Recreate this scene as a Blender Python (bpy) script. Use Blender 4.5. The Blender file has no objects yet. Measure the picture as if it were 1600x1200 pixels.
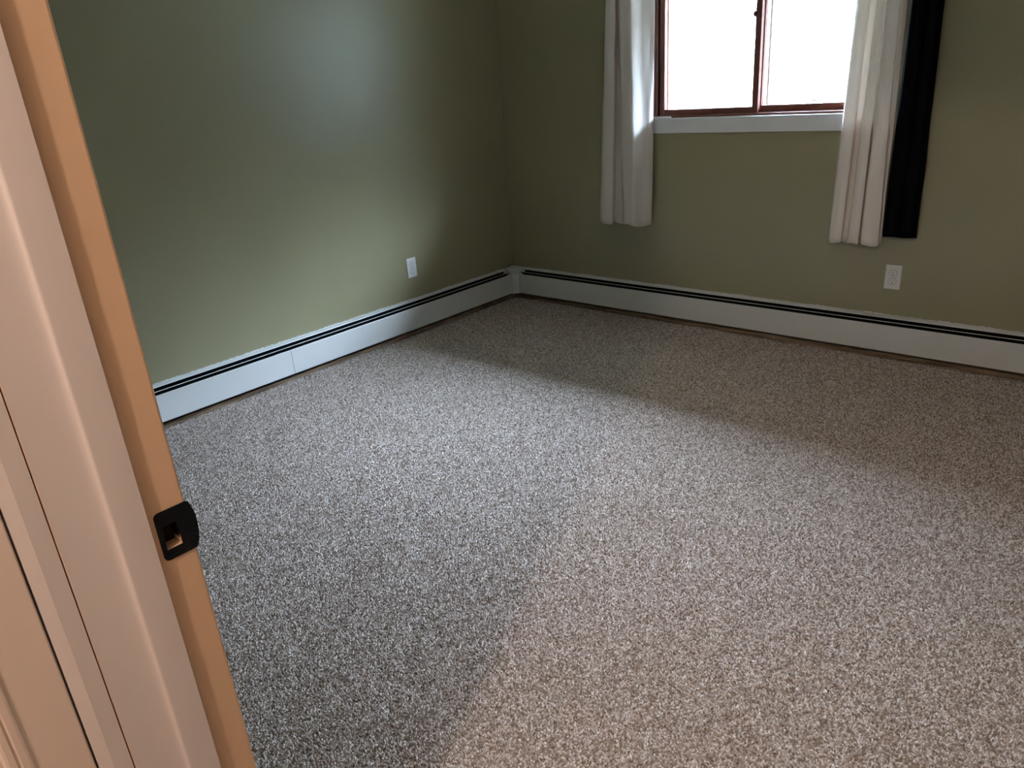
import bpy, bmesh, math, random
import numpy as np
from mathutils import Vector, Matrix, noise

# ------------------------------------------------------------------ camera, world, lights, exposure
S = bpy.context.scene
C = S.collection
R = math.radians

CAM = dict(loc=(3.30613, -3.66003, 1.35711), yaw=0.748535, pitch=0.384880, roll=-0.0757158, f=1162.96)
def cam_matrix():
    cy, sy = math.cos(CAM['yaw']), math.sin(CAM['yaw'])
    cp, sp = math.cos(CAM['pitch']), math.sin(CAM['pitch'])
    fwd = Vector((-sy*cp, cy*cp, -sp)); right = Vector((cy, sy, 0)); up = right.cross(fwd)
    cr, sr = math.cos(CAM['roll']), math.sin(CAM['roll'])
    r2 = cr*right + sr*up; u2 = -sr*right + cr*up
    m = Matrix((r2, u2, -fwd)).transposed().to_4x4(); m.translation = Vector(CAM['loc'])
    return m
cam = bpy.data.cameras.new('camera'); cam.sensor_fit = 'HORIZONTAL'; cam.sensor_width = 36
cam.lens = CAM['f']/1600*36; cam.clip_start = 0.02; cam.clip_end = 200
camo = bpy.data.objects.new('camera', cam); C.objects.link(camo); camo.matrix_world = cam_matrix(); S.camera = camo

W = bpy.data.worlds.new('world'); S.world = W; W.use_nodes = True
bg = W.node_tree.nodes['Background']
bg.inputs[0].default_value = (0.60, 0.745, 1.0, 1); bg.inputs[1].default_value = 238.0      # overcast daylight

def light(name, kind, loc, energy, color, **kw):
    l = bpy.data.lights.new(name, kind); l.energy = energy; l.color = color
    for k, v in kw.items(): setattr(l, k, v)
    o = bpy.data.objects.new(name, l); C.objects.link(o); o.location = loc
    return o
# warm ceiling lamp of the hallway behind the viewer
light('hall_lamp_light', 'POINT', (2.96, -4.48, 2.28), 66, (1.0, 0.83, 0.74), shadow_soft_size=0.04)
# sampling portal in the window opening (gives off no light of its own)
pl = light('window_portal', 'AREA', (1.645, 0.17, 1.59), 1, (1, 1, 1), shape='RECTANGLE', size=1.14, size_y=0.98)
pl.data.cycles.is_portal = True; pl.rotation_euler = (R(-90), 0, 0)

S.view_settings.view_transform = 'Standard'; S.view_settings.look = 'None'
S.view_settings.exposure = 0.12; S.view_settings.gamma = 1.0; S.view_settings.use_curve_mapping = False
S.cycles.max_bounces = 10; S.cycles.diffuse_bounces = 6; S.cycles.transparent_max_bounces = 12
S.cycles.caustics_reflective = False; S.cycles.caustics_refractive = False
S.cycles.sample_clamp_indirect = 6.0

# ------------------------------------------------------------------ materials
def nodes(name):
    m = bpy.data.materials.new(name); m.use_nodes = True
    nt = m.node_tree; b = nt.nodes['Principled BSDF']
    return m, nt, b
def mat(name, col, rough=0.5, spec=0.5, metal=0.0, var=0.0, vscale=6.0, bump=0.0, bscale=300.0, stretch=None):
    """plain painted / moulded surface: slight mottling of the colour and fine relief from noise"""
    m, nt, b = nodes(name); N, L = nt.nodes, nt.links
    b.inputs['Roughness'].default_value = rough; b.inputs['Specular IOR Level'].default_value = spec
    b.inputs['Metallic'].default_value = metal
    tc = N.new('ShaderNodeTexCoord'); src = tc.outputs['Object']
    if stretch:
        mp = N.new('ShaderNodeMapping'); mp.inputs['Scale'].default_value = stretch; L.new(src, mp.inputs['Vector']); src = mp.outputs[0]
    n1 = N.new('ShaderNodeTexNoise'); n1.inputs['Scale'].default_value = vscale; n1.inputs['Detail'].default_value = 4
    L.new(src, n1.inputs['Vector'])
    rp = N.new('ShaderNodeValToRGB'); rp.color_ramp.elements[0].position = 0.3; rp.color_ramp.elements[1].position = 0.7
    rp.color_ramp.elements[0].color = (*[c*(1-var) for c in col], 1); rp.color_ramp.elements[1].color = (*[min(1, c*(1+var)) for c in col], 1)
    L.new(n1.outputs['Fac'], rp.inputs['Fac']); L.new(rp.outputs['Color'], b.inputs['Base Color'])
    if bump:
        n2 = N.new('ShaderNodeTexNoise'); n2.inputs['Scale'].default_value = bscale; n2.inputs['Detail'].default_value = 3
        L.new(src, n2.inputs['Vector'])
        bp = N.new('ShaderNodeBump'); bp.inputs['Strength'].default_value = bump; bp.inputs['Distance'].default_value = 0.001
        L.new(n2.outputs['Fac'], bp.inputs['Height']); L.new(bp.outputs[0], b.inputs['Normal'])
    return m
def cloth(name, col, trans=0.25, rough=0.9, spec=0.1):
    m, nt, b = nodes(name); N, L = nt.nodes, nt.links
    b.inputs['Base Color'].default_value = (*col, 1); b.inputs['Roughness'].default_value = rough; b.inputs['Specular IOR Level'].default_value = spec
    tc = N.new('ShaderNodeTexCoord'); w = N.new('ShaderNodeTexNoise'); w.inputs['Scale'].default_value = 700
    mp = N.new('ShaderNodeMapping'); mp.inputs['Scale'].default_value = (1, 1, 0.25)
    L.new(tc.outputs['Object'], mp.inputs['Vector']); L.new(mp.outputs[0], w.inputs['Vector'])
    bp = N.new('ShaderNodeBump'); bp.inputs['Strength'].default_value = 0.15; bp.inputs['Distance'].default_value = 0.001
    L.new(w.outputs['Fac'], bp.inputs['Height']); L.new(bp.outputs[0], b.inputs['Normal'])
    if trans:
        t = N.new('ShaderNodeBsdfTranslucent'); t.inputs['Color'].default_value = (*[c*0.95 for c in col], 1)
        mx = N.new('ShaderNodeMixShader'); mx.inputs[0].default_value = trans
        L.new(b.outputs[0], mx.inputs[1]); L.new(t.outputs[0], mx.inputs[2])
        L.new(mx.outputs[0], N['Material Output'].inputs['Surface'])
    return m
def glass(name):
    m, nt, b = nodes(name); N, L = nt.nodes, nt.links; N.remove(b)
    tr = N.new('ShaderNodeBsdfTransparent'); tr.inputs[0].default_value = (0.95, 0.97, 0.96, 1)
    gl = N.new('ShaderNodeBsdfGlossy'); gl.inputs['Roughness'].default_value = 0.02
    fr = N.new('ShaderNodeFresnel'); geo = N.new('ShaderNodeNewGeometry'); mr = N.new('ShaderNodeMapRange')      # same reflectance on both faces of the pane
    mr.inputs['To Min'].default_value = 1.3; mr.inputs['To Max'].default_value = 1/1.3
    L.new(geo.outputs['Backfacing'], mr.inputs['Value']); L.new(mr.outputs[0], fr.inputs['IOR'])
    mx = N.new('ShaderNodeMixShader'); L.new(fr.outputs[0], mx.inputs[0]); L.new(tr.outputs[0], mx.inputs[1]); L.new(gl.outputs[0], mx.inputs[2])
    L.new(mx.outputs[0], N['Material Output'].inputs['Surface'])
    return m
def carpet_pile_mat():
    m, nt, b = nodes('carpet_yarn'); N, L = nt.nodes, nt.links
    b.inputs['Roughness'].default_value = 1.0; b.inputs['Specular IOR Level'].default_value = 0.05
    a = N.new('ShaderNodeAttribute'); a.attribute_name = 'tint'
    rp = N.new('ShaderNodeValToRGB'); e = rp.color_ramp.elements
    e[0].position = 0.0; e[0].color = (0.178, 0.129, 0.093, 1)
    e[1].position = 1.0; e[1].color = (0.712, 0.632, 0.579, 1)
    for p_, c_ in ((0.35, (0.32, 0.254, 0.205)), (0.6, (0.49, 0.409, 0.356)), (0.8, (0.623, 0.543, 0.49))):
        k = e.new(p_); k.color = (*c_, 1)
    L.new(a.outputs['Fac'], rp.inputs['Fac']); L.new(rp.outputs['Color'], b.inputs['Base Color'])
    return m
def wood(name, c0, c1, scale):
    m, nt, b = nodes(name); N, L = nt.nodes, nt.links
    b.inputs['Roughness'].default_value = 0.8; b.inputs['Specular IOR Level'].default_value = 0.2
    tc = N.new('ShaderNodeTexCoord'); mp = N.new('ShaderNodeMapping'); mp.inputs['Scale'].default_value = scale
    n = N.new('ShaderNodeTexNoise'); n.inputs['Scale'].default_value = 1; n.inputs['Detail'].default_value = 6
    L.new(tc.outputs['Object'], mp.inputs['Vector']); L.new(mp.outputs[0], n.inputs['Vector'])
    rp = N.new('ShaderNodeValToRGB'); rp.color_ramp.elements[0].position = 0.35; rp.color_ramp.elements[1].position = 0.68
    rp.color_ramp.elements[0].color = (*c0, 1); rp.color_ramp.elements[1].color = (*c1, 1)
    L.new(n.outputs['Fac'], rp.inputs['Fac']); L.new(rp.outputs['Color'], b.inputs['Base Color'])
    bp = N.new('ShaderNodeBump'); bp.inputs['Strength'].default_value = 0.5; bp.inputs['Distance'].default_value = 0.002
    L.new(n.outputs['Fac'], bp.inputs['Height']); L.new(bp.outputs[0], b.inputs['Normal'])
    return m

M = dict(
    wall=mat('olive_wall_paint', (0.275, 0.250, 0.148), 0.335, 0.62, var=0.03, vscale=3, bump=0.10, bscale=140),
    ceil=mat('white_ceiling', (0.84, 0.83, 0.80), 0.9, 0.2, var=0.02, bump=0.2, bscale=200),
    hall=mat('hall_paint', (0.50, 0.44, 0.38), 0.6, 0.3, var=0.02, bump=0.1),
    sub=wood('subfloor_plywood', (0.10, 0.07, 0.045), (0.20, 0.145, 0.09), (3, 40, 3)),
    backing=mat('carpet_backing', (0.30, 0.24, 0.19), 1.0, 0.05, var=0.2, vscale=120, bump=0.4, bscale=250),
    pile=carpet_pile_mat(),
    heater=mat('heater_enamel', (0.62, 0.62, 0.60), 0.38, 0.45, var=0.02, vscale=5, bump=0.04, bscale=80),
    dark=mat('dark_fins_and_slot_shade', (0.006, 0.006, 0.007), 0.8, 0.1),  # near black: puts slot shade into the colour, also the dark fins
    caulk=mat('old_caulk', (0.55, 0.55, 0.51), 0.8, 0.2, var=0.15, vscale=80, bump=0.6, bscale=300),
    strip_y=wood('bare_strip_wood_y', (0.11, 0.075, 0.05), (0.38, 0.27, 0.175), (160, 7, 160)),
    strip_x=wood('bare_strip_wood_x', (0.11, 0.075, 0.05), (0.38, 0.27, 0.175), (7, 160, 160)),
    plate=mat('outlet_plastic', (0.74, 0.72, 0.71), 0.35, 0.5, var=0.01),
    slot=mat('outlet_slot', (0.02, 0.018, 0.016), 0.7, 0.2),
    screw=mat('steel_screw', (0.55, 0.54, 0.52), 0.35, 0.5, metal=0.8),
    trimw=mat('white_trim_paint', (0.72, 0.73, 0.74), 0.45, 0.4, var=0.02, vscale=12, bump=0.08, bscale=90),
    brown=mat('brown_window_vinyl', (0.125, 0.040, 0.026), 0.42, 0.4, var=0.12, vscale=9, stretch=(6, 6, 6)),
    vinyl=mat('white_outer_vinyl', (0.78, 0.80, 0.82), 0.4, 0.4),
    glass=glass('window_glass'),
    cream=cloth('cream_curtain_cloth', (0.90, 0.84, 0.78), 0.22),
    black=cloth('black_curtain_cloth', (0.0022, 0.0024, 0.0036), 0.0, 0.9, 0.05),
    rod=mat('dark_rod_metal', (0.03, 0.028, 0.026), 0.4, 0.5, metal=0.7),
    jamb=mat('tan_jamb_paint', (0.545, 0.35, 0.212), 0.50, 0.35, var=0.03, vscale=10, bump=0.15, bscale=60, stretch=(1, 1, .3)),
    stop=mat('worn_white_stop_paint', (0.53, 0.455, 0.41), 0.45, 0.4, var=0.03, vscale=9, bump=0.15, bscale=60, stretch=(1, 1, .3)),
    casing=mat('hall_casing_paint', (0.60, 0.47, 0.38), 0.45, 0.4, var=0.03, vscale=7, bump=0.12, bscale=60, stretch=(1, 1, .3)),
    strike=mat('black_strike_metal', (0.0022, 0.0020, 0.0026), 0.5, 0.15, metal=0.0, bump=0.05),
    door=mat('white_door_paint', (0.80, 0.79, 0.77), 0.5, 0.4, var=0.02, bump=0.1, bscale=60),
    pocket=mat('mortise_shade', (0.020, 0.011, 0.007), 0.8, 0.1, var=0.3, vscale=200),  # dark brown holds the shade of the latch hole
    bark=wood('bark', (0.06, 0.045, 0.03), (0.16, 0.12, 0.085), (20, 20, 3)),
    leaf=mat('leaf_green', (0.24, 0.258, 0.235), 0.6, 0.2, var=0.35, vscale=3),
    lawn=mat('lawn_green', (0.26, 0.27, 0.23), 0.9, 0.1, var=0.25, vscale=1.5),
    siding=mat('soffit_paint', (0.55, 0.55, 0.53), 0.8, 0.2),
)

# ------------------------------------------------------------------ helpers
def link(name, bm, m, parent=None, smooth=False, bevel=0.0, seg=2):
    bmesh.ops.recalc_face_normals(bm, faces=bm.faces[:])
    me = bpy.data.meshes.new(name); bm.to_mesh(me); bm.free()
    if smooth:
        for p in me.polygons: p.use_smooth = True
    o = bpy.data.objects.new(name, me); C.objects.link(o)
    me.materials.append(M[m] if isinstance(m, str) else m)
    if parent is not None: o.parent = parent
    if bevel:
        b = o.modifiers.new('bevel', 'BEVEL'); b.width = bevel; b.segments = seg; b.limit_method = 'ANGLE'; b.angle_limit = R(35)
        if smooth:
            pass
    return o
def box(bm, x0, x1, y0, y1, z0, z1):
    vs = [bm.verts.new((x, y, z)) for z in (z0, z1) for y in (y0, y1) for x in (x0, x1)]
    for f in ((0,1,3,2), (4,5,7,6), (0,1,5,4), (2,3,7,6), (0,2,6,4), (1,3,7,5)): bm.faces.new([vs[i] for i in f])
def boxes(*bs):
    bm = bmesh.new()
    for b in bs: box(bm, *b)
    return bm
def extrude(bm, poly, a, b, fn):
    """closed polygon poly of 2-tuples swept from a to b; fn(u, v, t) -> xyz"""
    A = [bm.verts.new(fn(u, v, a)) for u, v in poly]; B = [bm.verts.new(fn(u, v, b)) for u, v in poly]
    n = len(poly)
    for i in range(n): bm.faces.new((A[i], A[(i+1) % n], B[(i+1) % n], B[i]))
    bm.faces.new(A); bm.faces.new(B[::-1])
def sweep(poly, a, b, fn):
    bm = bmesh.new(); extrude(bm, poly, a, b, fn); return bm
PLAN = lambda u, v, t: (u, v, t)
def empty(name, loc=(0, 0, 0)):
    o = bpy.data.objects.new(name, None); C.objects.link(o); o.location = loc; o.empty_display_size = 0.1
    return o
def tag(o, label, cat, group=None):
    o['label'] = label; o['category'] = cat
    if group: o['group'] = group
    return o
def struct(o, label=None):
    o['kind'] = 'structure'
    if label: o['label'] = label
    return o
def disc(bm, c, r, axis, h, n=16, sy=1.0):
    """short cylinder; axis 'x' or 'y' is the direction h points along"""
    A = []; B = []
    for i in range(n):
        t = 2*math.pi*i/n; u, v = r*math.cos(t), r*sy*math.sin(t)
        if axis == 'y': A.append(bm.verts.new((c[0]+u, c[1], c[2]+v))); B.append(bm.verts.new((c[0]+u, c[1]+h, c[2]+v)))
        else: A.append(bm.verts.new((c[0], c[1]+u, c[2]+v))); B.append(bm.verts.new((c[0]+h, c[1]+u, c[2]+v)))
    for i in range(n): bm.faces.new((A[i], A[(i+1) % n], B[(i+1) % n], B[i]))
    bm.faces.new(A); bm.faces.new(B)

# ------------------------------------------------------------------ room shell
RW = 3.52            # right wall
YD = -3.376          # room face of the door wall
YH = -3.54           # hall face of the door wall
ZC = 2.44
WX0, WX1, WZ0, WZ1 = 1.080, 2.212, 1.117, 2.060     # window opening
struct(link('floor', boxes((-0.1, 4.6, -5.1, 0.1, -0.12, 0.0)), 'sub'), 'bare plywood subfloor under the carpet edge')
struct(link('ceiling', boxes((-0.15, 4.75, -5.2, 0.15, ZC, ZC+0.12)), 'ceil'))
struct(link('wall_left', boxes((-0.14, 0.0, -3.54, 0.15, 0, ZC)), 'wall'), 'olive green wall with the soft window reflection')
struct(link('wall_window', boxes((0.0, WX0, 0, 0.15, 0, ZC), (WX1, RW+0.1, 0, 0.15, 0, ZC), (WX0, WX1, 0, 0.15, 0, WZ0), (WX0, WX1, 0, 0.15, WZ1, ZC)), 'wall'),
       'olive green wall with the curtained window')
struct(link('wall_right', boxes((RW, RW+0.12, YH, 0.0, 0, ZC)), 'wall'))
DX0, DX1, DZ = 2.497, 3.352, 2.06                    # rough door opening
struct(link('wall_door', boxes((0.0, DX0, YH+0.02, YD, 0, ZC), (DX1, RW, YH+0.02, YD, 0, ZC), (DX0, DX1, YH+0.02, YD, DZ, ZC)), 'wall'))
# hallway around the viewer
struct(link('wall_hall_left', boxes((2.36, 2.490, -5.1, -3.522, 0, ZC)), 'hall'))
struct(link('wall_hall_right', boxes((4.5, 4.62, -5.1, -3.5, 0, ZC)), 'hall'))
struct(link('wall_hall_back', boxes((2.3, 4.62, -5.2, -5.08, 0, ZC)), 'hall'))
struct(link('wall_hall_front', boxes((DX1, 4.6, YH, YH+0.018, 0, ZC), (2.49, DX1, YH, YH+0.018, DZ, ZC)), 'hall'))

# ------------------------------------------------------------------ carpet
CB = 0.014                                            # backing height
carpet = link('carpet', boxes((0.046, RW-0.01, -3.395, -0.046, 0.0005, CB)), 'backing')
struct(carpet, 'wall to wall speckled beige and brown carpet')
carpet.name = 'floor_carpet'
def build_pile():
    rng = np.random.default_rng(7)
    x0, x1, y0, y1 = 0.047, RW-0.012, -3.39, -0.047
    sp = 0.0047
    nx, ny = int((x1-x0)/sp), int((y1-y0)/sp)
    gx, gy = np.meshgrid(np.arange(nx), np.arange(ny))
    px = x0 + (gx.ravel()+0.5+rng.uniform(-0.55, 0.55, nx*ny))*sp
    py = y0 + (gy.ravel()+0.5+rng.uniform(-0.55, 0.55, nx*ny))*sp
    # keep what the doorway lets one see, with a margin for a step to the side
    keep = (py - (-3.5)) > -0.2
    keep &= px > (2.2 - (py+3.4)*1.9 - 1.0)
    # frayed outer edge
    edge = np.minimum(px-x0, -py+y1)
    keep &= (edge > 0.004) | (rng.random(px.size) < 0.6)
    px, py = px[keep], py[keep]; n = px.size
    ang = rng.uniform(0, math.pi, n); L_ = rng.uniform(0.0034, 0.0058, n); W_ = rng.uniform(0.0019, 0.0029, n)
    h = rng.uniform(0.0030, 0.0062, n)
    lean = rng.uniform(0, 2*math.pi, n); la = rng.uniform(0, 0.0035, n)
    ca, sa = np.cos(ang), np.sin(ang)
    V = np.empty((n, 5, 3), np.float32)
    for k, (u, v) in enumerate(((1, 0), (0, 1), (-1, 0), (0, -1))):
        V[:, k, 0] = px + u*L_*ca - v*W_*sa; V[:, k, 1] = py + u*L_*sa + v*W_*ca; V[:, k, 2] = CB-0.001
    V[:, 4, 0] = px + la*np.cos(lean); V[:, 4, 1] = py + la*np.sin(lean); V[:, 4, 2] = CB + h
    F = np.array([[0, 1, 4], [1, 2, 4], [2, 3, 4], [3, 0, 4]], np.int32)
    idx = (np.arange(n, dtype=np.int32)[:, None, None]*5 + F[None]).reshape(-1)
    me = bpy.data.meshes.new('carpet_pile')
    me.vertices.add(n*5); me.vertices.foreach_set('co', V.reshape(-1))
    nt = n*4
    me.loops.add(nt*3); me.loops.foreach_set('vertex_index', idx)
    me.polygons.add(nt); me.polygons.foreach_set('loop_start', np.arange(0, nt*3, 3, dtype=np.int32))
    me.polygons.foreach_set('loop_total', np.full(nt, 3, np.int32))
    me.update(calc_edges=True)
    # yarn colour: flecks, clumped a little so that neighbouring tufts run together
    t = rng.beta(0.95, 0.85, n)
    cl = np.sin(px*610+np.sin(py*403)*2.3)*np.sin(py*570+np.sin(px*377)*2.1)
    t = np.clip(t + 0.06*cl, 0, 1).astype(np.float32)
    at = me.attributes.new('tint', 'FLOAT', 'FACE'); at.data.foreach_set('value', np.repeat(t, 4))
    me.materials.append(M['pile'])
    o = bpy.data.objects.new('carpet_pile', me); C.objects.link(o); o.parent = carpet; o['kind'] = 'stuff'
    o['label'] = 'short speckled beige, brown and grey carpet pile'
build_pile()

# ------------------------------------------------------------------ bare wood strips left along the walls under the heaters
def wood_strip(name, along, t0, t1, m, seed, label, depth=0.036, top=0.034):
    bm = bmesh.new(); rng = random.Random(seed); n = int((t1-t0)/0.03)
    rows = []
    for i in range(n+1):
        t = t0 + (t1-t0)*i/n
        d = depth + noise.noise((t*3, seed, 0))*0.004 + rng.uniform(-.0008, .0008)
        z = top + noise.noise((t*5, seed, 4))*0.003 + rng.uniform(-.001, .001)
        pr = [(0.004, 0.0), (0.004, z*0.8), (d*0.55, z), (d-0.004, z-0.001), (d, z-0.006), (d, 0.0)]
        rows.append([bm.verts.new((u, t, v) if along == 'y' else (t, -u, v)) for u, v in pr])
    for a, b in zip(rows, rows[1:]):
        for k in range(len(a)):
            k2 = (k+1) % len(a); bm.faces.new((a[k], a[k2], b[k2], b[k]))
    bm.faces.new(rows[0]); bm.faces.new(rows[-1][::-1])
    return struct(link(name, bm, m), label)
wood_strip('trim_1', 'y', -3.36, -0.06, 'strip_y', 3, 'rough bare wood strip on the floor under the left wall heater')
wood_strip('trim_2', 'x', 0.04, RW-0.01, 'strip_x', 8, 'rough bare wood strip on the floor under the window wall heater')

# ------------------------------------------------------------------ baseboard heaters
HP, HH, HT, HB = 0.0705, 0.215, 0.1855, 0.0585       # depth, top, front panel top and bottom
def heater(name, fn, t0, t1, seams, top_seams, label):
    """profile (d = distance from wall, z) swept along the wall by fn(d, z, t)"""
    e = empty(name, fn(0, 0, (t0+t1)/2))
    loc = Vector(e.location)
    f2 = lambda u, v, t: tuple(Vector(fn(u, v, t)) - loc)
    cuts = [t0] + seams + [t1]
    front = [(HP, HB), (HP, HT-0.002), (HP-0.0008, HT-0.0004), (HP-0.0022, HT+0.0002), (HP-0.0026, HT-0.0012), (HP-0.0018, HT-0.002),
             (HP-0.0014, HT-0.004), (HP-0.0014, HB+0.002), (HP-0.010, HB+0.002), (HP-0.010, HB)]
    for a, b in zip(cuts, cuts[1:]):
        link('front_panel', sweep(front, a+0.0009, b-0.0009, f2), 'heater', e)
    top = [(0.0015, HH), (0.0215, HH-0.0038), (0.0258, HH-0.0060), (0.0270, HH-0.0088), (0.0259, HH-0.0090), (0.0250, HH-0.0070), (0.0210, HH-0.0052), (0.0015, HH-0.0016)]
    tcuts = [t0] + top_seams + [t1]
    for a, b in zip(tcuts, tcuts[1:]):
        link('top_ledge', sweep(top, a+0.0005, b-0.0005, f2), 'heater', e)
    link('back_plate', sweep([(0.001, 0.037), (0.001, HH-0.002), (0.004, HH-0.003), (0.004, 0.037)], t0, t1, f2), 'dark', e)  # blackened, so the shade behind the slots is in its colour
    link('damper_web', sweep([(0.0490, HH-0.0186), (0.0505, HH-0.0192), (0.0330, HH-0.0365), (0.0320, HH-0.0355)], t0+0.003, t1-0.003, f2), 'dark', e)  # black web carries the slot shade in its colour
    damper = [(0.0490, HH-0.0175), (0.0520, HH-0.0188), (0.0522, HH-0.0198), (0.0488, HH-0.0184)]
    link('damper_blade', sweep(damper, t0+0.002, t1-0.002, f2), 'heater', e)
    link('heating_element', sweep([(0.012, 0.075), (0.012, 0.150), (0.058, 0.150), (0.058, 0.075)], t0+0.01, t1-0.01, f2), 'dark', e)
    link('slot_shade_sheet', sweep([(0.010, 0.1735), (0.010, 0.175), (0.0655, 0.175), (0.0655, 0.1735)], t0+0.004, t1-0.004, f2), 'dark', e)  # added black sheet standing in for shade below the slots
    # ragged bead of old caulk and paint along the wall
    bm = bmesh.new(); rng = random.Random(len(name)+int(t0*10)); n = int((t1-t0)/0.006); prev = None
    for i in range(n+1):
        t = t0 + (t1-t0)*i/n
        hgt = 0.0030 + 0.0036*noise.noise((t*9, 3, 1)) + 0.0034*noise.noise((t*60, 7, 2)) + (rng.random() < 0.05)*rng.uniform(0, .004)
        hgt = max(0.0008, hgt)
        row = [bm.verts.new(f2(0.0, HH-0.001, t)), bm.verts.new(f2(0.0, HH+hgt, t)), bm.verts.new(f2(0.0016, HH+hgt*0.6, t)), bm.verts.new(f2(0.004, HH-0.0008, t))]
        if prev:
            for k in range(3): bm.faces.new((prev[k], prev[k+1], row[k+1], row[k]))
        prev = row
    link('caulk_bead', bm, 'caulk', e)
    return tag(e, label, 'heater', 'white baseboard heaters')
CE = 0.103                                            # heaters stop at the corner cover
heater('baseboard_heater', lambda d, z, t: (d, t, z), -3.370, -CE, [-1.7905], [-1.815], 'white baseboard heater along the left wall with a panel seam')
heater('baseboard_heater', lambda d, z, t: (t, -d, z), CE, RW-0.004, [], [], 'long white baseboard heater under the window and its curtains')
def corner_cover():
    e = bmesh.new()
    lv = [(HB-0.004, HP+0.0025, 0.031), (HT-0.002, HP+0.0025, 0.034), (HT+0.004, HP-0.002, 0.037), (HT+0.012, HP-0.014, 0.043), (HH-0.005, 0.038, 0.056), (HH+0.0012, 0.022, 0.075), (HH+0.0022, 0.001, 0.10)]
    rows = []
    for z, d, c in lv:
        rows.append([e.verts.new(p) for p in ((0.0005, -0.0005, z), (0.0005, -(d+c), z), (d, -(d+c), z), (d+c*0.12, -(d+c*0.80), z), (d+c*0.80, -(d+c*0.12), z), (d+c, -d, z), (d+c, -0.0005, z))])
    for a, b in zip(rows, rows[1:]):
        for k in range(7): e.faces.new((a[k], a[(k+1) % 7], b[(k+1) % 7], b[k]))
    e.faces.new(rows[0][::-1]); e.faces.new(rows[-1])
    o = link('heater_corner_cover', e, 'heater')
    tag(o, 'white metal corner cover joining the two baseboard heaters', 'corner cover')
corner_cover()

# ------------------------------------------------------------------ wall outlets
def outlet(loc, rz, label):
    """built facing -y, at the wall; turned by rz"""
    e = empty('wall_outlet', loc); e.rotation_euler.z = rz
    bm = bmesh.new(); w, h = 0.035, 0.0572
    # plate with sloped rim
    A = [bm.verts.new((sx*w, -0.0002, sz*h)) for sx, sz in ((-1,-1), (1,-1), (1,1), (-1,1))]
    Bq = [bm.verts.new((sx*w, -0.0025, sz*h)) for sx, sz in ((-1,-1), (1,-1), (1,1), (-1,1))]
    Cq = [bm.verts.new((sx*(w-.004), -0.0055, sz*(h-.004))) for sx, sz in ((-1,-1), (1,-1), (1,1), (-1,1))]
    for P_, Q_ in ((A, Bq), (Bq, Cq)):
        for i in range(4): bm.faces.new((P_[i], P_[(i+1) % 4], Q_[(i+1) % 4], Q_[i]))
    bm.faces.new(A); bm.faces.new(Cq)
    link('cover_plate', bm, 'plate', e, bevel=0.0008)
    for s in (1, -1):
        cz = s*0.0195
        pts = []                                        # rounded face with flat top and bottom
        for i in range(28):
            t = 2*math.pi*i/28; pts.append((0.0172*math.cos(t), max(-0.0142, min(0.0142, 0.0172*math.sin(t)))))
        ring = [(u*1.06, v*1.07) for u, v in pts]
        bm = bmesh.new(); extrude(bm, ring, -0.0050, -0.00562, lambda u, v, t: (u, t, v+cz))
        gap = link('face_gap', bm, 'slot', e)
        bm = bmesh.new(); extrude(bm, pts, -0.0050, -0.0068, lambda u, v, t: (u, t, v+cz))
        face = link('receptacle_face', bm, 'plate', e, bevel=0.0005)
        link('blade_slot', boxes((-0.0072, -0.0056, -0.0070, -0.0062, cz+0.0005, cz+0.0090)), 'slot', face)
        link('blade_slot', boxes((0.0056, 0.0070, -0.0070, -0.0062, cz+0.0015, cz+0.0080)), 'slot', face)
        bm = bmesh.new(); disc(bm, (0, -0.0070, cz-0.0072), 0.0026, 'y', 0.0008, 12); link('ground_hole', bm, 'slot', face)
    bm = bmesh.new(); disc(bm, (0, -0.0063, 0), 0.0028, 'y', 0.0012, 14); link('screw', bm, 'screw', e)
    return tag(e, label, 'outlet', 'white duplex wall outlets')
outlet((2.3570, 0, 0.3972), 0, 'white duplex wall outlet below the black curtain')
outlet((0, -0.8825, 0.3976), R(90), 'white duplex wall outlet on the left wall near the corner')

# ------------------------------------------------------------------ window
win = struct(empty('window_1', (0, 0, 0)), 'brown framed sliding window above a white sill')
# painted casing round the opening
cw = 0.070
link('casing_board', boxes((WX0-cw, WX1+cw, -0.016, 0.0, WZ0-0.070, WZ0-0.0015)), 'trimw', win, bevel=0.002)
link('casing_board', boxes((WX0-cw, WX1+cw, -0.016, 0.0, WZ1, WZ1+cw)), 'trimw', win, bevel=0.002)
for a in (WX0-cw, WX1): link('casing_board', boxes((a, a+cw, -0.016, 0.0, WZ0, WZ1)), 'trimw', win, bevel=0.002)
link('sill_ledge', boxes((WX0, WX1, -0.013, 0.030, WZ0-0.001, WZ0+0.004)), 'trimw', win, bevel=0.001)
# outer frame in brown, track side in white
def rect_frame(name, x0, x1, z0, z1, w, y0, y1, m, parent, wb=None, bev=0.0015):
    wb = wb or w
    return link(name, boxes((x0, x0+w, y0, y1, z0, z1), (x1-w, x1, y0, y1, z0, z1), (x0+w, x1-w, y0, y1, z0, z0+wb), (x0+w, x1-w, y0, y1, z1-w, z1)), m, parent, bevel=bev)
rect_frame('frame', WX0-0.004, WX1+0.004, WZ0+0.004, WZ1, 0.024, 0.012, 0.088, 'brown', win, wb=0.012)
rect_frame('outer_frame', WX0, WX1, WZ0+0.002, WZ1, 0.040, 0.088, 0.150, 'vinyl', win, wb=0.034)
XM = 1.630
sl = rect_frame('sash', WX0+0.022, XM+0.018, WZ0+0.014, WZ1-0.02, 0.030, 0.026, 0.052, 'brown', win, wb=0.031)
link('stile_groove', boxes((WX0+0.0185, WX0+0.0218, 0.0145, 0.03, WZ0+0.016, WZ1-0.03)), 'dark', sl)
link('pane', boxes((WX0+0.05, XM-0.010, 0.037, 0.041, WZ0+0.04, WZ1-0.045)), 'glass', sl)
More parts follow.
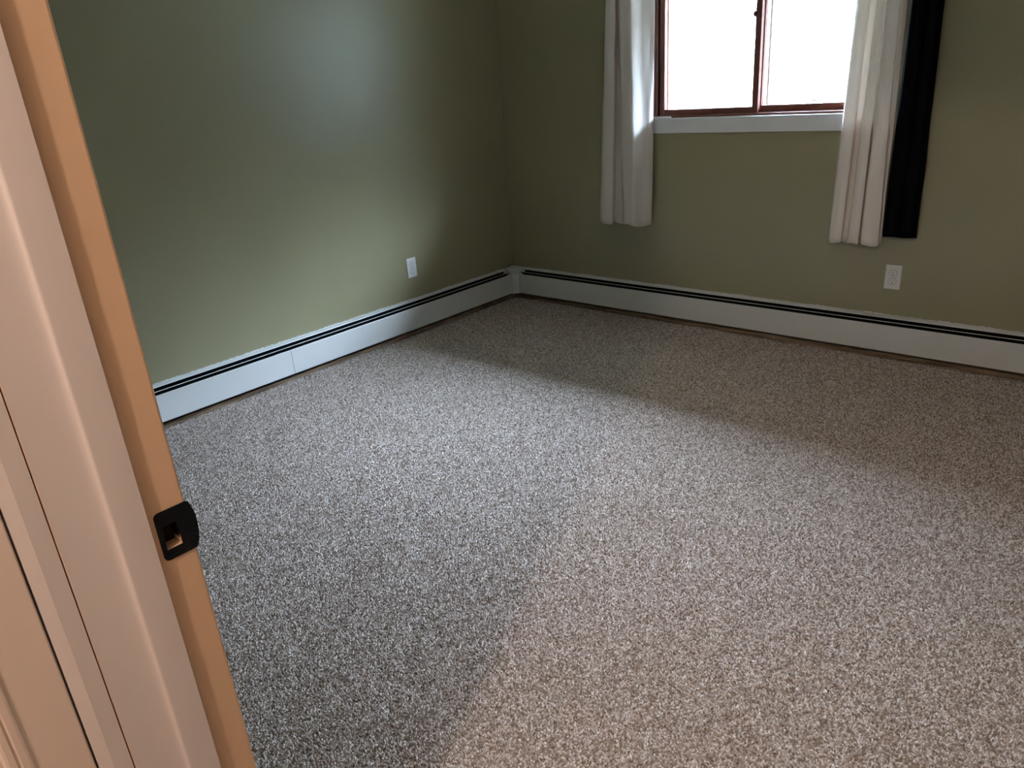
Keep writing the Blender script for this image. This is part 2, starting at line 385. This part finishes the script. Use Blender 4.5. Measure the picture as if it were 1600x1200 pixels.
sr = rect_frame('sash', XM-0.004, WX1-0.022, WZ0+0.012, WZ1-0.02, 0.026, 0.058, 0.084, 'brown', win, wb=0.036)
link('pane', boxes((XM+0.020, WX1-0.045, 0.069, 0.073, WZ0+0.045, WZ1-0.045)), 'glass', sr)
link('screen_stile', boxes((XM+0.030, XM+0.040, 0.092, 0.140, WZ0+0.03, WZ1-0.03)), 'vinyl', win, bevel=0.002)
# latch on the meeting stile, pull tab on the far rail
bm = bmesh.new(); disc(bm, (XM-0.0105, 0.020, 1.571), 0.012, 'y', 0.010, 18, 1.1); link('latch', bm, 'brown', sl, bevel=0.002)
link('pull_tab', boxes((1.888, 1.892, 0.052, 0.057, WZ0+0.046, WZ0+0.062), (1.944, 1.948, 0.052, 0.057, WZ0+0.046, WZ0+0.062), (1.888, 1.948, 0.052, 0.057, WZ0+0.060, WZ0+0.064)), 'vinyl', sr)
o = link('trim_offcut', sweep([(1.079, -0.014), (1.168, -0.013), (1.188, 0.004), (1.083, 0.008)], WZ0+0.0041, WZ0+0.0125, PLAN), 'trimw', None, bevel=0.001)
tag(o, 'small flat white trim piece lying on the left end of the sill', 'trim piece')

# ------------------------------------------------------------------ curtains
def curtain(name, ctrl, z_top, z_ref, z_bot, hem, m, label, seed, nz=44, sub=7, group=None):
    """ctrl: (x at z_ref, x at z_bot, y, sharp) folds from left to right; pleats tighten toward the rod"""
    def cr(p0, p1, p2, p3, t):
        return 0.5*((2*p1)+(-p0+p2)*t+(2*p0-5*p1+4*p2-p3)*t*t+(-p0+3*p1-3*p2+p3)*t**3)
    P_ = ctrl; n = len(P_); cols = []
    for i in range(n-1):
        a, b, c, d = P_[max(i-1, 0)], P_[i], P_[i+1], P_[min(i+2, n-1)]
        for k in range(sub + (1 if i == n-2 else 0)):
            t = k/sub
            sm = [0.5*cr(a[q], b[q], c[q], d[q], t) + 0.5*(b[q]+(c[q]-b[q])*t) for q in range(3)]
            cols.append((sm, (i+t)))
    bm = bmesh.new(); rows = []
    xm = sum(p[0] for p in P_)/n
    for j in range(nz+1):
        f = j/nz; row = []
        for (xt, xb, y), s in cols:
            zb = z_bot + hem*math.sin(s*1.7+seed)*0.5 + (y+0.06)*(-0.10)
            z = z_top + (zb-z_top)*f
            g = (z_ref-z)/(z_ref-z_bot)
            x = xt + (xb-xt)*max(g, -0.45)
            yy = y
            if g < 0: yy = y*(1+0.10*g) - 0.0*g
            x += 0.0028*noise.noise((s*1.3, z*5.0, seed)); yy += 0.0035*noise.noise((s*1.1, z*4.0, seed+9))
            yy = min(yy, -0.0215)
            row.append(bm.verts.new((x, yy, z)))
        rows.append(row)
    for a, b in zip(rows, rows[1:]):
        for k in range(len(a)-1): bm.faces.new((a[k], a[k+1], b[k+1], b[k]))
    o = link(name, bm, m, smooth=True)
    so = o.modifiers.new('thickness', 'SOLIDIFY'); so.thickness = 0.0016; so.offset = 0
    return tag(o, label, 'curtain', group)
curtain('curtain', [(.806, .738, -.030), (.850, .786, -.088), (.885, .830, -.102), (.914, .872, -.098), (.884, .846, -.036), (.889, .862, -.027), (.897, .896, -.028), (.940, .948, -.096),
        (.985, .994, -.114), (1.021, 1.034, -.122), (1.052, 1.062, -.070), (1.080, 1.084, -.044), (1.102, 1.086, -.025)],
        2.15, 1.64, 0.562, 0.010, 'cream', 'cream curtain hanging on the left side of the window', 1.0)
curtain('curtain', [(2.092, 2.063, -.040), (2.113, 2.083, -.085), (2.138, 2.112, -.097), (2.160, 2.137, -.093), (2.152, 2.130, -.052), (2.177, 2.153, -.046), (2.193, 2.168, -.088),
        (2.212, 2.192, -.102), (2.226, 2.216, -.096), (2.216, 2.205, -.060), (2.222, 2.210, -.058), (2.238, 2.230, -.100), (2.262, 2.268, -.107), (2.280, 2.303, -.098), (2.272, 2.294, -.056), (2.300, 2.304, -.060)],
        2.15, 1.55, 0.553, 0.008, 'cream', 'cream pleated curtain on the right side of the window, beside the black one', 2.4)
curtain('black_curtain', [(2.306, 2.300, -.030), (2.322, 2.320, -.070), (2.346, 2.343, -.076), (2.366, 2.366, -.066), (2.372, 2.372, -.046), (2.392, 2.392, -.074), (2.418, 2.426, -.074), (2.428, 2.440, -.030)],
        2.15, 1.55, 0.594, 0.004, 'black', 'black curtain hanging beside the cream curtain right of the window', 4.1)
# rod above the frame of the photograph
rodm = bmesh.new()
bmesh.ops.create_cone(rodm, cap_ends=True, segments=14, radius1=0.011, radius2=0.011, depth=1.95, matrix=Matrix.Translation((1.6, -0.062, 2.158)) @ Matrix.Rotation(R(90), 4, 'Y'))
for x in (0.72, 2.48): box(rodm, x-0.006, x+0.006, -0.062, 0.0, 2.150, 2.162)
tag(link('curtain_rod', rodm, 'rod'), 'dark curtain rod mounted above the window', 'curtain rod')

# ------------------------------------------------------------------ door frame at the left of the view
XJ = 2.520
door = struct(empty('door_1', (XJ, -3.45, 0)), 'painted door frame with black strike plate')
def dpart(name, poly, z0, z1, m, parent=None, bevel=0):
    off = Vector(door.location)
    return link(name, sweep(poly, z0, z1, lambda u, v, t: (u-off.x, v-off.y, t)), m, parent or door, bevel=bevel)
ZS0, ZS1 = 0.8945, 0.9245                             # latch mortise
YS0, YS1 = -3.4065, -3.3880
edge_poly = [(DX0+.0005, -3.3765), (XJ-0.0022, -3.3735), (XJ-0.0006, -3.3745), (XJ, -3.3765)]
jm = bmesh.new(); off = Vector(door.location)
dfn = lambda u, v, t: (u-off.x, v-off.y, t)
full = edge_poly + [(XJ, -3.5052), (DX0+.0005, -3.5052)]
extrude(jm, full, 0.0, ZS0, dfn); extrude(jm, full, ZS1, DZ, dfn)
extrude(jm, edge_poly + [(XJ, YS1), (DX0+.0005, YS1)], ZS0, ZS1, dfn)
extrude(jm, [(XJ, YS0), (XJ, -3.5052), (DX0+.0005, -3.5052), (DX0+.0005, YS0)], ZS0, ZS1, dfn)
extrude(jm, [(XJ-0.019, YS0), (XJ-0.019, YS1), (DX0+.0005, YS1), (DX0+.0005, YS0)], ZS0, ZS1, dfn)
link('jamb', jm, 'jamb', door)
ZST = DZ - 0.02
st = [(XJ+.0001, -3.4190), (XJ+.0075, -3.4190), (XJ+.0075, -3.4500), (XJ+.0073, -3.4516), (XJ+.0067, -3.4530), (XJ+.0056, -3.4543), (XJ+.0046, -3.4560),
      (XJ+.0037, -3.4595), (XJ+.0030, -3.4650), (XJ+.0024, -3.4730), (XJ+.0019, -3.4840), (XJ+.0015, -3.4950), (XJ+.0013, -3.5046), (XJ+.0001, -3.5046)]
o = dpart('door_stop', st, 0.0, ZST, 'stop')
for p in o.data.polygons:
    if len(p.vertices) == 4: p.use_smooth = True
o.data.set_sharp_from_angle(angle=R(40))
dpart('jamb_edge', [(XJ, -3.5066), (XJ, -3.5245), (XJ-.0035, -3.5374), (DX0+.0005, -3.5374), (DX0+.0005, -3.5066)], 0.0, ZST, 'stop')
o = dpart('casing', [(XJ-.0045, -3.5395), (XJ-.0030, -3.5410), (XJ-.0030, -3.5870), (XJ-.0022, -3.5886), (XJ-.0008, -3.5900), (XJ-.0003, -3.5925), (XJ-.0003, -3.5985), (XJ-.0016, -3.6000), (XJ-.0016, -3.6012),
      (XJ-.0002, -3.6026), (XJ-.0002, -3.6080), (XJ-.0012, -3.6105), (XJ-.0040, -3.6125), (2.4905, -3.6125), (2.4905, -3.5415), (2.4905, -3.5395)], 0.0, ZST, 'casing')
# other side and head of the frame, outside the view
dpart('jamb', [(3.332, -3.374), (DX1-.0005, -3.374), (DX1-.0005, -3.5374), (3.332, -3.5374)], 0.0, DZ, 'jamb')
dpart('head_jamb', [(XJ, -3.374), (3.332, -3.374), (3.332, -3.5374), (XJ, -3.5374)], DZ-0.02, DZ, 'jamb')
# strike plate with curved lip, latch hole and two screws
def strike():
    bm = bmesh.new()
    z0, z1, ya = 0.8815, 0.9430, -3.4115
    zc = (z0+z1)/2
    def bend(y):                                        # lip curls back past the jamb edge
        d = max(0.0, y+3.3790); return 0.0018 - 22*d*d
    outer = []
    r = 0.006
    for k in range(6):                                  # lower left round corner
        t = math.pi + math.pi/2*k/5; outer.append((ya+r+r*math.cos(t), z0+r+r*math.sin(t)))
    for y in (-3.398, -3.388, -3.380, -3.374): outer.append((y, z0))
    for k in range(9):                                  # bowed lip
        t = -1 + 2*k/8; z = zc + t*(zc-z0-0.0018); outer.append((-3.3698 + 0.0052*(1-t*t) - 0.0012*abs(t)**6, z))
    for y in (-3.374, -3.380, -3.388, -3.398): outer.append((y, z1))
    for k in range(6):
        t = math.pi/2 + math.pi/2*k/5; outer.append((ya+r+r*math.cos(t), z1-r+r*math.sin(t)))
    hy, hz = -3.3972, 0.9095
    inner = []
    hw, hh = 0.0090, 0.0150
    for (y, z) in outer:                                # matching point on the rounded-rectangle hole
        dy, dz = y-hy, z-hz
        s = min(hw/abs(dy) if abs(dy) > 1e-9 else 9, hh/abs(dz) if abs(dz) > 1e-9 else 9)
        inner.append((hy+dy*s, hz+dz*s))
    n = len(outer)
    def vert(p, dx): return bm.verts.new((XJ+bend(p[0])+dx-off.x, p[0]-off.y, p[1]))
    mid = [((o_[0]*0.5+i_[0]*0.5), (o_[1]*0.5+i_[1]*0.5)) for o_, i_ in zip(outer, inner)]
    F = [[vert(p, 0) for p in ring] for ring in (outer, mid, inner)]
    B = [[vert(p, -0.0016) for p in ring] for ring in (outer, mid, inner)]
    for i in range(n):
        j = (i+1) % n
        for a, b in ((0, 1), (1, 2)):
            bm.faces.new((F[a][i], F[a][j], F[b][j], F[b][i])); bm.faces.new((B[a][i], B[b][i], B[b][j], B[a][j]))
        bm.faces.new((F[0][i], B[0][i], B[0][j], F[0][j])); bm.faces.new((F[2][i], F[2][j], B[2][j], B[2][i]))
    p = link('strike_plate', bm, 'strike', door, bevel=0.0004)
    p['label'] = 'black metal strike plate with curved lip and latch hole'
    for (y, z) in ((-3.3905, 0.9345), (-3.3935, 0.8885)):
        s = bmesh.new(); disc(s, (XJ+0.0012-off.x, y-off.y, z), 0.0032, 'x', 0.0012, 14)
        q = link('screw', s, 'strike', p)
    link('pocket_shade_liner', boxes((XJ-0.0188-off.x, XJ-0.0178-off.x, YS0-off.y+.0001, YS1-off.y-.0001, ZS0+.0001, ZS1-.0001), (XJ-0.0178-off.x, XJ-0.0012-off.x, YS1-off.y-.0012, YS1-off.y-.0001, ZS0+.008, ZS1-.0001), (XJ-0.0178-off.x, XJ-0.0012-off.x, YS0-off.y+.0001, YS0-off.y+.0012, ZS0+.0001, ZS1-.0001)), 'pocket', p)  # added dark liner, mortise shade put into its colour
    # bent tab inside the hole
    link('latch_tab', boxes((XJ-0.009-off.x, XJ+0.0014-off.x, -3.3893-off.y, -3.3881-off.y, 0.9065, 0.9225)), 'strike', p)
strike()

# ------------------------------------------------------------------ doors just outside the view: the open leaf of this door and an added closet on the right wall that bounces light
def panel_door(name, fn, w, z1, label):
    e = struct(empty(name), label)
    link('leaf', sweep([(0, 0.0), (w, 0.0), (w, 0.026), (0, 0.026)], 0.03, z1, fn), 'door', e, bevel=0.002)
    for a, b in ((0.16, 0.92), (1.04, z1-0.12)):
        link('raised_panel', sweep([(0.10, -0.006), (w-0.10, -0.006), (w-0.10, 0.032), (0.10, 0.032)], a, b, fn), 'door', e, bevel=0.005)
    return e
panel_door('door_2', lambda u, v, t: (3.338 + u*math.sin(R(9)) + v*math.cos(R(9)), -3.366 + u*math.cos(R(9)) - v*math.sin(R(9)), t), 0.80, 2.03, 'open white panel door')
for k in range(4):
    panel_door('bounce_closet_door', lambda u, v, t, k=k: (RW-0.040+v, -2.30 + k*0.47 + u, t), 0.462, 2.03, 'added white closet door panel, unseen, bounces daylight')

# ------------------------------------------------------------------ outdoors beyond the window
struct(link('roof_eave', boxes((-3.0, 7.0, 0.15, 1.12, 2.32, 2.42)), 'siding'))
struct(link('outer_ground', boxes((-45, 78, 0.3, 60, -0.9, -0.7)), 'lawn'))
def rise(x):                                          # bank and leaves climb at both sides, shaped to cut sky light
    return 0.45*min(10, max(0, -x-7)) + 0.16*min(30, max(0, x-6))
def woodland():
    """wooded slope behind the lawn: an undulating bank added to block low sky and the leaves of the trees on it, too many to count"""
    bm = bmesh.new(); rows = []
    for j in range(9):
        v = j/8; row = []
        for i in range(61):
            x = -44 + 120*i/60; top = 8.6 + rise(x) + 1.2*noise.noise((x*0.22, 1, 5)) + 0.6*noise.noise((x*0.9, 4, 5))
            row.append(bm.verts.new((x, 13.5 + 5*v + 0.8*noise.noise((x*0.3, v*3, 2)), -0.75 + (top-0.2)*v)))
        rows.append(row)
    for a, b in zip(rows, rows[1:]):
        for k in range(60): bm.faces.new((a[k], a[k+1], b[k+1], b[k]))
    struct(link('sky_block_bank', bm, 'leaf', smooth=True))  # added behind the leaves to block low sky light
    rng = np.random.default_rng(11); n = 85000
    x = rng.uniform(-34, 66, n); d = rng.uniform(0, 1, n)
    c = np.stack([x, 11.8 + 4.5*d + rng.normal(0, .5, n), np.zeros(n)], 1)
    top = np.array([9.4 + rise(q) + 1.2*noise.noise((q*0.22, 1, 5)) + 0.9*noise.noise((q*1.1, 3, 5)) for q in x])
    c[:, 2] = -0.6 + (top+0.3)*np.clip(d*0.9 + rng.uniform(-.25, .25, n), 0.03, 1)
    a = rng.normal(0, 1, (n, 3)); a /= np.linalg.norm(a, axis=1)[:, None]
    b = np.cross(a, rng.normal(0, 1, (n, 3))); b /= np.linalg.norm(b, axis=1)[:, None]
    L_ = rng.uniform(0.10, 0.24, n)[:, None]
    V = np.stack([c-a*L_, c+b*L_*.5, c+a*L_, c-b*L_*.5], 1).reshape(-1, 3)
    me = bpy.data.meshes.new('woodland_foliage'); me.from_pydata(V.tolist(), [], np.arange(n*4).reshape(n, 4).tolist()); me.materials.append(M['leaf'])
    o = bpy.data.objects.new('woodland_foliage', me); C.objects.link(o); o['kind'] = 'stuff'
    o['label'] = 'washed out pale foliage outside the window'; o['category'] = 'foliage'
woodland()
